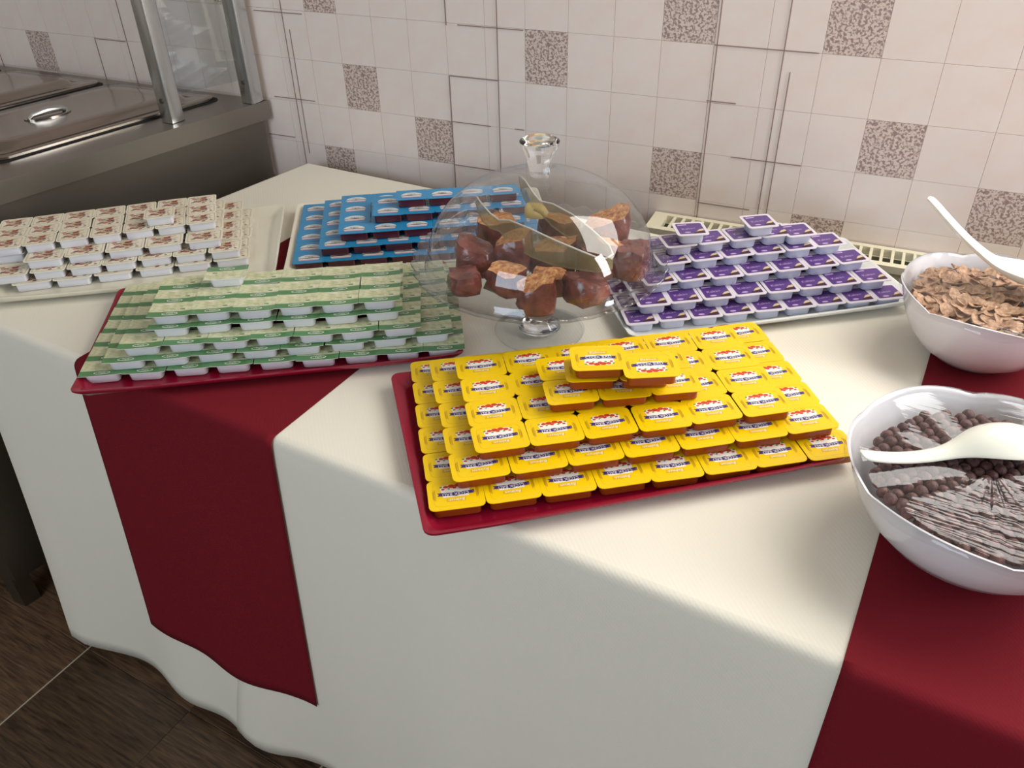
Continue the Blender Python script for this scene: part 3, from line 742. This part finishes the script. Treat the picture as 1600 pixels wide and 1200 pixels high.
# yellow
layer('yellow', 1, (-.4041, .5111), 39.4, 8, 6, .0621, .0490)
layer('yellow', 2, (-.3969, .5473), 40.4, 7, 5, .0655, .0487, sx=1.045)
layer('yellow', 3, (-.3892, .5842), 40.2, 6, 4, .0632, .0487, sx=1.01)
layer('yellow', 4, (-.3506, .6811), 37.0, 3, 2, .0624, .0500)
layer('yellow', 5, (-.3415, .7121), 31.0, 2, 1, .0622, .05)
zt = TZ + .0051 + 5 * .0165
pack('yellow', -.3340, .7180, zt, math.radians(32), 'yellow honey pack on the very top, left one of two, print facing the camera', sx=1.06, sy=1.06, lid=ylidA, turn=True)
pack('yellow', -.2745, .7330, zt, math.radians(33), 'yellow honey pack on the very top, right one of two, print facing the camera', sx=1.06, sy=1.06, lid=ylidA, turn=True)
# white
layer('white', 1, (-1.010, .873), 43, 6, 5, .0625, .0428, sx=1.03, from_right=True)
layer('white', 2, (-1.021, .865), 43, 7, 5, .0550, .0425, sx=.92, from_right=True)
layer('white', 3, (-1.048, .856), 43.5, 5, 4, .0620, .0425, sx=1.03, from_right=True)
a = math.radians(43.5)
pack('white', -1.048 - 6 * .062 * math.cos(a) - .035 * math.sin(a), .856 - 6 * .062 * math.sin(a) + .035 * math.cos(a), TZ + .0051 + 2 * .0165, a, 'white pack, third layer, set back at the far left end')
layer('white', 4, (-1.080, .878), 46.0, 7, 3, .0505, .0405, sx=.85, sy=.96, from_right=True, drop=())
pack('white', -1.163, .800, TZ + .0051 + 4 * .0165, math.radians(44), 'single white pack lying on top of the white pack stack', sx=.85)
# green
layer('green', 1, (-.965, .498), 35.9, 9, 7, .0578, .0372)
layer('green', 2, (-.939, .521), 37.0, 8, 6, .0590, .0376, sx=1.01)
layer('green', 3, (-.924, .541), 35.6, 7, 5, .0578, .0376)
layer('green', 4, (-.902, .577), 35.8, 6, 4, .0570, .0376, sx=.99)
layer('green', 5, (-.903, .581), 35.7, 6, 3, .0564, .0376, sx=.98)
a = math.radians(38); pack('green', -.885, .672, TZ + .0051 + 5 * .0165, a, 'single green-striped pack lying on top of the green pack stack', turn=True)
# purple
layer('purple', 1, (-.367, .961), 38.4, 9, 4, .0481, .0456)
layer('purple', 2, (-.363, .987), 39.3, 8, 4, .0497, .0456, sx=1.03)
layer('purple', 3, (-.364, 1.018), 40.5, 7, 3, .0510, .0456, sx=1.05)
layer('purple', 4, (-.357, 1.055), 41.2, 6, 2, .0498, .0456, sx=1.03)
layer('purple', 5, (-.358, 1.078), 40.5, 4, 1, .0505, .0456, sx=1.03)
zt = TZ + .0051 + 5 * .0182
pack('purple', -.348, 1.086, zt, math.radians(36), 'purple pack on the very top, leftmost of the top three')
pack('purple', -.262, 1.160, zt, math.radians(38), 'purple pack on the very top, middle of the top three')
pack('purple', -.210, 1.196, zt - .0182, math.radians(42), 'purple pack at the right end behind the top packs')
# blue
layer('blue', 1, (-.932, .885), 36.9, 8, 6, .0531, .0409)
layer('blue', 2, (-.906, .924), 36.6, 7, 5, .0531, .0409)
layer('blue', 3, (-.889, .957), 36.4, 6, 4, .0531, .0409)
layer('blue', 4, (-.859, 1.014), 36.0, 5, 2, .0531, .0409)
layer('blue', 5, (-.837, 1.055), 35.5, 4, 1, .0531, .0409, lname='top')

for args in LAYERS: build_layer(*args)
# ------------------------------------------------------------------ cake stand, dome, pastries, tongs
CSX, CSY = -.4915, .926
st = thing('cake_stand', 'clear glass footed cake stand with scalloped plate in the middle of the table', 'cake stand', (CSX, CSY, TZ - .0017))
mb = MB(); mb.lathe([(0, .004), (.026, .0045), (.031, .008), (.029, .014), (.020, .022), (.0165, .034), (.018, .050), (.022, .060), (.026, .072), (.026, .080), (.022, .087), (.015, .094), (.016, .102), (0, .102)], 40)
ob('stem', finish(mb.mesh('stem', [solid_glass]), 2), st)
mb = MB(); mb.lathe([(.0, .000), (.060, .000), (.0655, .0012), (.0665, .003), (.064, .0046), (.045, .0058), (.028, .0075), (0, .0078)], 56)
ob('foot', finish(mb.mesh('foot', [foot_m]), 2), st)
def scal(r, z, a):
    if r < .160: return r, z
    k = (r - .160) / .014; return r + .0055 * k * abs(math.sin(a * 18)), z + .005 * k * abs(math.sin(a * 18))
mb = MB(); mb.lathe([(0, .1035), (.060, .1035), (.130, .1050), (.160, .1085), (.170, .1125), (.1745, .1165), (.1735, .1195), (.168, .1170), (.158, .1125), (.130, .1090), (.060, .1075), (0, .1075)], 216, mod=scal)
ob('plate', finish(mb.mesh('plate', [dish_m]), 2), st)
ZP = TZ - .0017 + .110
dm = thing('glass_dome', 'clear glass dome with faceted knob covering the pastries', 'dome', (CSX, CSY, ZP + .003))
prof = []
for k in range(15):
    t = PI / 2 * k / 14; prof.append((.157 * math.cos(t) ** .92 if k < 14 else 0, .006 + .122 * math.sin(t)))
inner = [(max(0, r - .003), z - .003 * math.sin(PI / 2 * i / 14)) for i, (r, z) in enumerate(prof)]
mb = MB(); mb.lathe([(.160, 0), (.161, .003)] + prof, 72)
ob('dome_shell', finish(mb.mesh('dome_shell', [dome_m]), 2), dm)
mb = MB()
def facet(r, z, a): return (r * (1 + .03 * math.cos(8 * a)) if .145 < z < .165 else r, z)
mb.lathe([(0, .1265), (.013, .1270), (.0135, .133), (.0165, .145), (.0205, .160), (.0255, .168), (.0262, .172), (.022, .1745), (.014, .1725), (0, .171)], 40, mod=facet)
ob('knob', finish(mb.mesh('knob', [solid_glass]), 1.2), dm)
def chunk(seed, sx, sy, sz, tan_top):
    r = random.Random(seed); mb = MB(); n = 14; loops = []
    for k, (q, zz) in enumerate(((.80, 0), (.98, .10), (1.0, .45), (.97, .80), (.88, 1.0))):
        l = []
        for i in range(n):
            a = 2 * PI * i / n; c, s = math.cos(a), math.sin(a)
            m_ = 1 / max(abs(c), abs(s)) ** .72
            j = 1 + r.uniform(-.12, .12)
            l.append((sx / 2 * q * c * m_ * j, sy / 2 * q * s * m_ * j, sz * zz * (1 + r.uniform(-.05, .05) * (k > 0)) + .22 * sz * zz * c * (seed % 3 - 1)))
        loops.append(l)
    mb.loft(loops, 0, cap1=False)
    top = loops[-1]; cen = (0, 0, sz * 1.02)
    vs = top + [cen]; mb.add(vs, [(i, (i + 1) % n, n) for i in range(n)], 1 if tan_top else 0)
    return finish(mb.mesh('sponge', [cake_m, cake_tan]), 1.1)
pas = [(-.560, .868, .050, .046, .040, 20, 0, 'dark brown pastry chunk at the left of the glass plate'),
       (-.497, .842, .050, .042, .030, -15, 1, 'brown pastry chunk at the front left of the plate'),
       (-.437, .815, .046, .042, .040, 35, 1, 'brown cube of pastry with tan cut top at the front of the plate'),
       (-.392, .868, .052, .044, .030, 60, 0, 'round dark pastry piece at the front right of the plate'),
       (-.368, .958, .046, .046, .040, 10, 0, 'reddish brown pastry at the right edge of the plate'),
       (-.425, 1.000, .060, .050, .055, 30, 1, 'tall brown pastry chunk at the back right of the plate'),
       (-.500, 1.005, .055, .046, .036, 70, 1, 'tan topped pastry at the back of the plate'),
       (-.575, .950, .052, .046, .040, 45, 1, 'brown pastry chunk behind the left one'),
       (-.470, .930, .060, .055, .034, 5, 1, 'pastry piece in the middle under the tongs'),
       (-.410, .930, .045, .040, .036, 50, 0, 'small brown pastry right of the middle'),
       (-.545, .815, .040, .040, .026, 50, 0, 'low brown pastry piece at the front left edge'),
       (-.520, .900, .050, .046, .046, 15, 1, 'tan topped pastry beside the near tong arm'),
       (-.400, .960, .046, .044, .040, 70, 1, 'dark pastry between the tong hinge and the tall chunk'),
       (-.445, .865, .044, .040, .026, 25, 1, 'crumbly tan pastry piece in front of the tong hinge')]
for k, (x, y, sx, sy, sz, rz, tt, lab) in enumerate(pas):
    o = ob('pastry', chunk(k + 3, sx * 1.1, sy * 1.1, sz * 1.05, tt), None, (x, y, ZP - .0020), math.radians(rz)); tag(o, lab, 'pastry', 'pastries under the glass dome')
mb = MB(); mb.loft([rrect(.030, .018, .007, 0, 3), rrect(.034, .021, .008, .006, 3, .002), rrect(.030, .018, .007, .013, 3), rrect(.022, .010, .004, .018, 3, -.002, .002)])
bme = finish(mb.mesh('butter_pastry', [butter_m]), .9)
for (x, y, z, rz, lab) in ((-.605, .915, ZP + .0, 70, 'pale yellow pastry stick at the left edge under the dome'), (-.530, .985, ZP + .040, 20, 'pale yellow pastry piece behind the tong arm')):
    o = ob('pastry', bme, None, (x, y, z if z > ZP + .01 else ZP - .002), math.radians(rz)); tag(o, lab, 'pastry', 'pastries under the glass dome')
# tongs: a bent ribbon of clear olive plastic lying across the pastries
tg = thing('serving_tongs', 'clear olive plastic serving tongs lying on the pastries under the dome', 'tongs', (0, 0, 0))
def ribbon(pts, name, m, th=.0016):
    """pts: (x, y, zmid, height)"""
    mb = MB(); loops = []
    for i, (x, y, z, h) in enumerate(pts):
        a = Vector(pts[max(0, i - 1)][:2]); b = Vector(pts[min(len(pts) - 1, i + 1)][:2]); t = (b - a).normalized(); nn = Vector((-t.y, t.x)) * th / 2
        loops.append([(x - nn.x, y - nn.y, z - h / 2), (x + nn.x, y + nn.y, z - h / 2), (x + nn.x, y + nn.y, z + h / 2), (x - nn.x, y - nn.y, z + h / 2)])
    mb.loft(loops); return finish(mb.mesh(name, [m]), .7)
zt = ZP + .052
hx, hy = -.372, .885
armA = [(-.3700, .878, zt - .002, .016), (-.378, .870, zt - .002, .020), (-.40, .868, zt, .026), (-.44, .870, zt + .001, .036), (-.48, .880, zt + .002, .040), (-.52, .893, zt + .004, .034), (-.540, .900, zt + .006, .016), (-.555, .902, zt + .009, .022), (-.575, .912, zt + .014, .026), (-.590, .926, zt + .018, .020), (-.600, .935, zt + .022, .004)]
armB = [(-.3700, .878, zt - .002, .016), (-.366, .888, zt - .002, .020), (-.376, .900, zt, .024), (-.41, .920, zt + .002, .034), (-.45, .943, zt + .004, .038), (-.49, .963, zt + .006, .034), (-.515, .972, zt + .010, .018), (-.530, .978, zt + .014, .026), (-.548, .990, zt + .020, .032), (-.562, 1.002, zt + .025, .022), (-.570, 1.010, zt + .030, .004)]
for arm in (armA, armB):
    o = ob('arm', ribbon(arm, 'arm', tong_m), tg)
    for sgn in (1, -1):
        mb = MB(); mb.tube([(x, y, z + sgn * h / 2) for x, y, z, h in arm], [.0012] * (len(arm) - 1) + [.0006], 6)
        ob('edge', finish(mb.mesh('edge', [tong_glint if sgn > 0 else tong_m]), 2), o)

# ------------------------------------------------------------------ cereal bowls
def bowl(name, x, y, r, h, label, phase):
    k = r / .127
    prof = [(0, .0035), (.050, .0030), (.055, .0), (.060, .0), (.064, .004), (.086, .018), (.104, .040), (.117, .066), (.125, .090), (.128, .0985), (.129, .1005), (.1272, .1008), (.1245, .0965), (.121, .086), (.113, .064), (.100, .041), (.083, .022), (.060, .009), (0, .0075)]
    def mod(rr, z, a):
        t = max(0, (z - .06) / .04); w = abs(math.sin(3 * a + phase)) ** .6
        return rr * k * (1 + .012 * t * (w - .5)), z * h / .1 + .0085 * t ** 2 * (w - .75)
    mb = MB(); mb.lathe(prof, 120, mod=mod)
    o = ob(name, finish(mb.mesh(name, [porc]), 1.2), None, (x, y, TZ)); return tag(o, label, 'bowl')
FB = (.098, .762); BB = (.070, 1.152)
bowl('cereal_bowl', FB[0], FB[1], .1325, .100, 'white scalloped bowl of chocolate cereal balls at the front right', .9)
bowl('cereal_bowl', BB[0], BB[1], .112, .098, 'white scalloped bowl of bran flakes at the back right', .3)
# cocoa balls
import bmesh
def ico(r, sub, m, name, jit=0.0, seed=0):
    bm = bmesh.new(); bmesh.ops.create_icosphere(bm, subdivisions=sub, radius=r); q = random.Random(seed)
    for v in bm.verts: v.co *= 1 + q.uniform(-jit, jit)
    for f in bm.faces: f.smooth = True
    me = bpy.data.meshes.new(name); bm.to_mesh(me); bm.free(); me.materials.append(m); return me
balls = [ico(.0068, 2, ball_m, 'cereal_ball', .03, s) for s in range(4)]
q = random.Random(3); zb = TZ + .082
n_b = 0; sp_ = .0128; under = MB()
import itertools
ic = ico(.0068, 1, ball_m, 'tmp'); iv = [tuple(v.co) for v in ic.vertices]; fi = [tuple(p.vertices) for p in ic.polygons]
row = 0; yy = -.118
while yy < .118:
    xx = -.118 + (row % 2) * sp_ / 2
    while xx < .118:
        rr = math.hypot(xx, yy)
        if rr < .1085:
            px, py = FB[0] + xx + q.uniform(-.0014, .0014), FB[1] + yy + q.uniform(-.0014, .0014)
            z = zb + .006 * (1 - (rr / .11) ** 2) + q.uniform(-.002, .002)
            o = ob('cereal_ball', balls[n_b % 4], None, (px, py, z)); o.rotation_euler = (q.uniform(0, 6), q.uniform(0, 6), 0)
            s = q.uniform(.9, 1.06); o.scale = (s, s, s * q.uniform(.86, 1))
            tag(o, 'small dark cocoa cereal ball heaped in the front bowl', 'cereal ball', 'cocoa cereal balls in the front bowl'); n_b += 1
            if rr < .102:
                for dz in (.0105, .0205):
                    if rr < .102 - (dz - .01) * .8:
                        ox, oy = FB[0] + xx + sp_ / 2, FB[1] + yy + sp_ * .3
                        under.add([(a + ox, b + oy, c + z - dz) for a, b, c in iv], fi)
        xx += sp_
    yy += sp_ * .866; row += 1
o = ob('cereal_ball_layer', under.mesh('cereal_ball_layer', [ball_m], smooth=True)); o['kind'] = 'stuff'
tag(o, 'deeper layers of cocoa cereal balls inside the front bowl', 'cereal')
# flakes
def flake(seed):
    r = random.Random(seed); mb = MB(); n = 12; R0 = .0112; vs = [(0, 0, .0)]; 
    for ring, k in ((.55, 1), (1.0, 2)):
        for i in range(n):
            a = 2 * PI * i / n; rr = R0 * ring * (1 + r.uniform(-.12, .12) * (k == 2)); vs.append((rr * math.cos(a), rr * .86 * math.sin(a), .0022 * ring ** 2 + r.uniform(-.0006, .0006) + .002 * ring * math.sin(a * 2 + seed)))
    fs = [(0, 1 + i, 1 + (i + 1) % n) for i in range(n)] + [(1 + i, 1 + n + i, 1 + n + (i + 1) % n, 1 + (i + 1) % n) for i in range(n)]
    m2 = len(vs); vs2 = [(x, y, z - .0009) for x, y, z in vs]
    fs2 = [tuple(m2 + i for i in f[::-1]) for f in fs]; rim = [(1 + n + i, m2 + 1 + n + i, m2 + 1 + n + (i + 1) % n, 1 + n + (i + 1) % n) for i in range(n)]
    mb.add(vs + vs2, fs + fs2 + rim); return finish(mb.mesh('bran_flake', [flake_m]), 1.0), vs + vs2, fs + fs2 + rim
fl = [flake(s) for s in range(5)]
q = random.Random(8); und = MB(); kf = 0
from mathutils import Euler
for ring in range(0, 7):
    n = 1 if ring == 0 else int(2 * PI * ring * .0152 / .0145)
    for i in range(n):
        rr = ring * .0147; a = 2 * PI * i / n + ring
        if rr > .092: continue
        px, py = BB[0] + rr * math.cos(a) + q.uniform(-.003, .003), BB[1] + rr * math.sin(a) + q.uniform(-.003, .003)
        z = TZ + .081 + .009 * (1 - (rr / .09) ** 2) + q.uniform(-.0025, .003)
        e = Euler((q.uniform(-.45, .45), q.uniform(-.45, .45), q.uniform(0, 6)))
        o = ob('bran_flake', fl[kf % 5][0], None, (px, py, z)); o.rotation_euler = e; kf += 1
        s = q.uniform(.85, 1.15); o.scale = (s, s, 1)
        tag(o, 'thin tan bran flake lying in the back bowl', 'cereal flake', 'bran flakes in the back bowl')
for k in range(330):
    rr = .088 * math.sqrt(q.random()); a = q.uniform(0, 2 * PI); Mx = Euler((q.uniform(-.5, .5), q.uniform(-.5, .5), q.uniform(0, 6))).to_matrix()
    z = TZ + .074 + .009 * (1 - (rr / .09) ** 2) - q.uniform(0, .014)
    if rr > .08: z -= .002
    _, vs, fs = fl[k % 5]; und.add([tuple(Mx @ Vector(v) + Vector((BB[0] + rr * math.cos(a), BB[1] + rr * math.sin(a), z))) for v in vs], fs)
o = ob('bran_flake_layer', und.mesh('bran_flake_layer', [flake_m], smooth=True)); o['kind'] = 'stuff'
tag(o, 'deeper layer of bran flakes inside the back bowl', 'cereal')
# cling film over each bowl
def film(c, r, h, phase, label, seed):
    mb = MB(); q = random.Random(seed); loops = []; n = 96
    for k in range(13):
        t = k / 12; l = []
        for i in range(n):
            a = 2 * PI * i / n; w = abs(math.sin(3 * a + phase)) ** .6
            rr = r * t
            z = h + .0014 + .0085 * (w - .75) * t ** 6 - .004 * (1 - t ** 2) + .0006 * math.sin(9 * a + 3 * t) * t * (1 - t) * 3 + .0022 * math.exp(-((a - 4.9) / .5) ** 2) * math.sin(60 * a) * t * (1 - t) * 2
            l.append((rr * math.cos(a) if t else 1e-4 * math.cos(a), rr * math.sin(a) if t else 1e-4 * math.sin(a), z))
        loops.append(l)
    l = []
    for i in range(n):
        a = 2 * PI * i / n; l.append(((r + .0018) * math.cos(a), (r + .0018) * math.sin(a), h - .010 + .003 * math.sin(7 * a + seed)))
    loops.append(l)
    mb.loft(loops, cap0=False, cap1=False)
    o = ob('cling_film', finish(mb.mesh('cling_film', [film_m]), 2), None, (c[0], c[1], TZ)); return tag(o, label, 'cling film')
film(FB, .1340, .1008, .9, 'clear cling film stretched over the bowl of cocoa balls', 1)
film(BB, .1130, .0988, .3, 'clear cling film stretched over the bowl of bran flakes', 2)
# spoons
def spoon(name, label, origin, ang, stations, invert, sc=1.0):
    """stations: (s, width, depth, z): curved channel cross-sections along the spoon"""
    mb = MB(); loops = []; n = 12; th = .0024
    for (s, w, d, z) in stations:
        up = []; dn = []
        for i in range(n + 1):
            t = -1 + 2 * i / n
            y = w / 2 * t; zz = (d * (t * t) if not invert else -d * (t * t))
            up.append((s, y, z + zz + th / 2)); dn.append((s, y * (1 if abs(t) < 1 else 1), z + zz - th / 2))
        loops.append(up + dn[::-1])
    mb.loft(loops)
    me = finish(mb.mesh(name, [spoon_m]), 1.3)
    o = ob(name, me, None, origin, ang)
    md = o.modifiers.new('round', 'SUBSURF'); md.levels = 1; md.render_levels = 2
    return tag(o, label, 'spoon')
stF = [(0, .006, .0005, .010), (.003, .013, .002, .010), (.008, .0165, .003, .009), (.03, .0165, .0035, .004), (.055, .017, .004, .001), (.08, .018, .004, .0015), (.098, .022, .005, .006), (.112, .034, .009, .014), (.128, .049, .014, .021), (.148, .058, .018, .024), (.168, .056, .018, .021), (.183, .044, .014, .014), (.192, .026, .006, .006), (.196, .008, .001, .002)]
spoon('serving_spoon', 'ivory plastic spoon lying across the film of the cocoa ball bowl', (-.018, .704, TZ + .1045), math.radians(37), stF, True)
stB = [(0, .006, .0005, .092), (.003, .016, .003, .090), (.010, .021, .006, .084), (.035, .021, .007, .062), (.065, .021, .008, .039), (.090, .024, .008, .024), (.103, .030, .009, .017), (.118, .046, .015, .010), (.138, .056, .019, .005), (.158, .055, .019, .003), (.176, .042, .013, .005), (.186, .024, .006, .010), (.190, .008, .001, .013)]
spoon('serving_spoon', 'ivory plastic spoon with upright handle resting in the bran flake bowl', (-.040, 1.180, TZ + .104), math.radians(-4), stB, False)
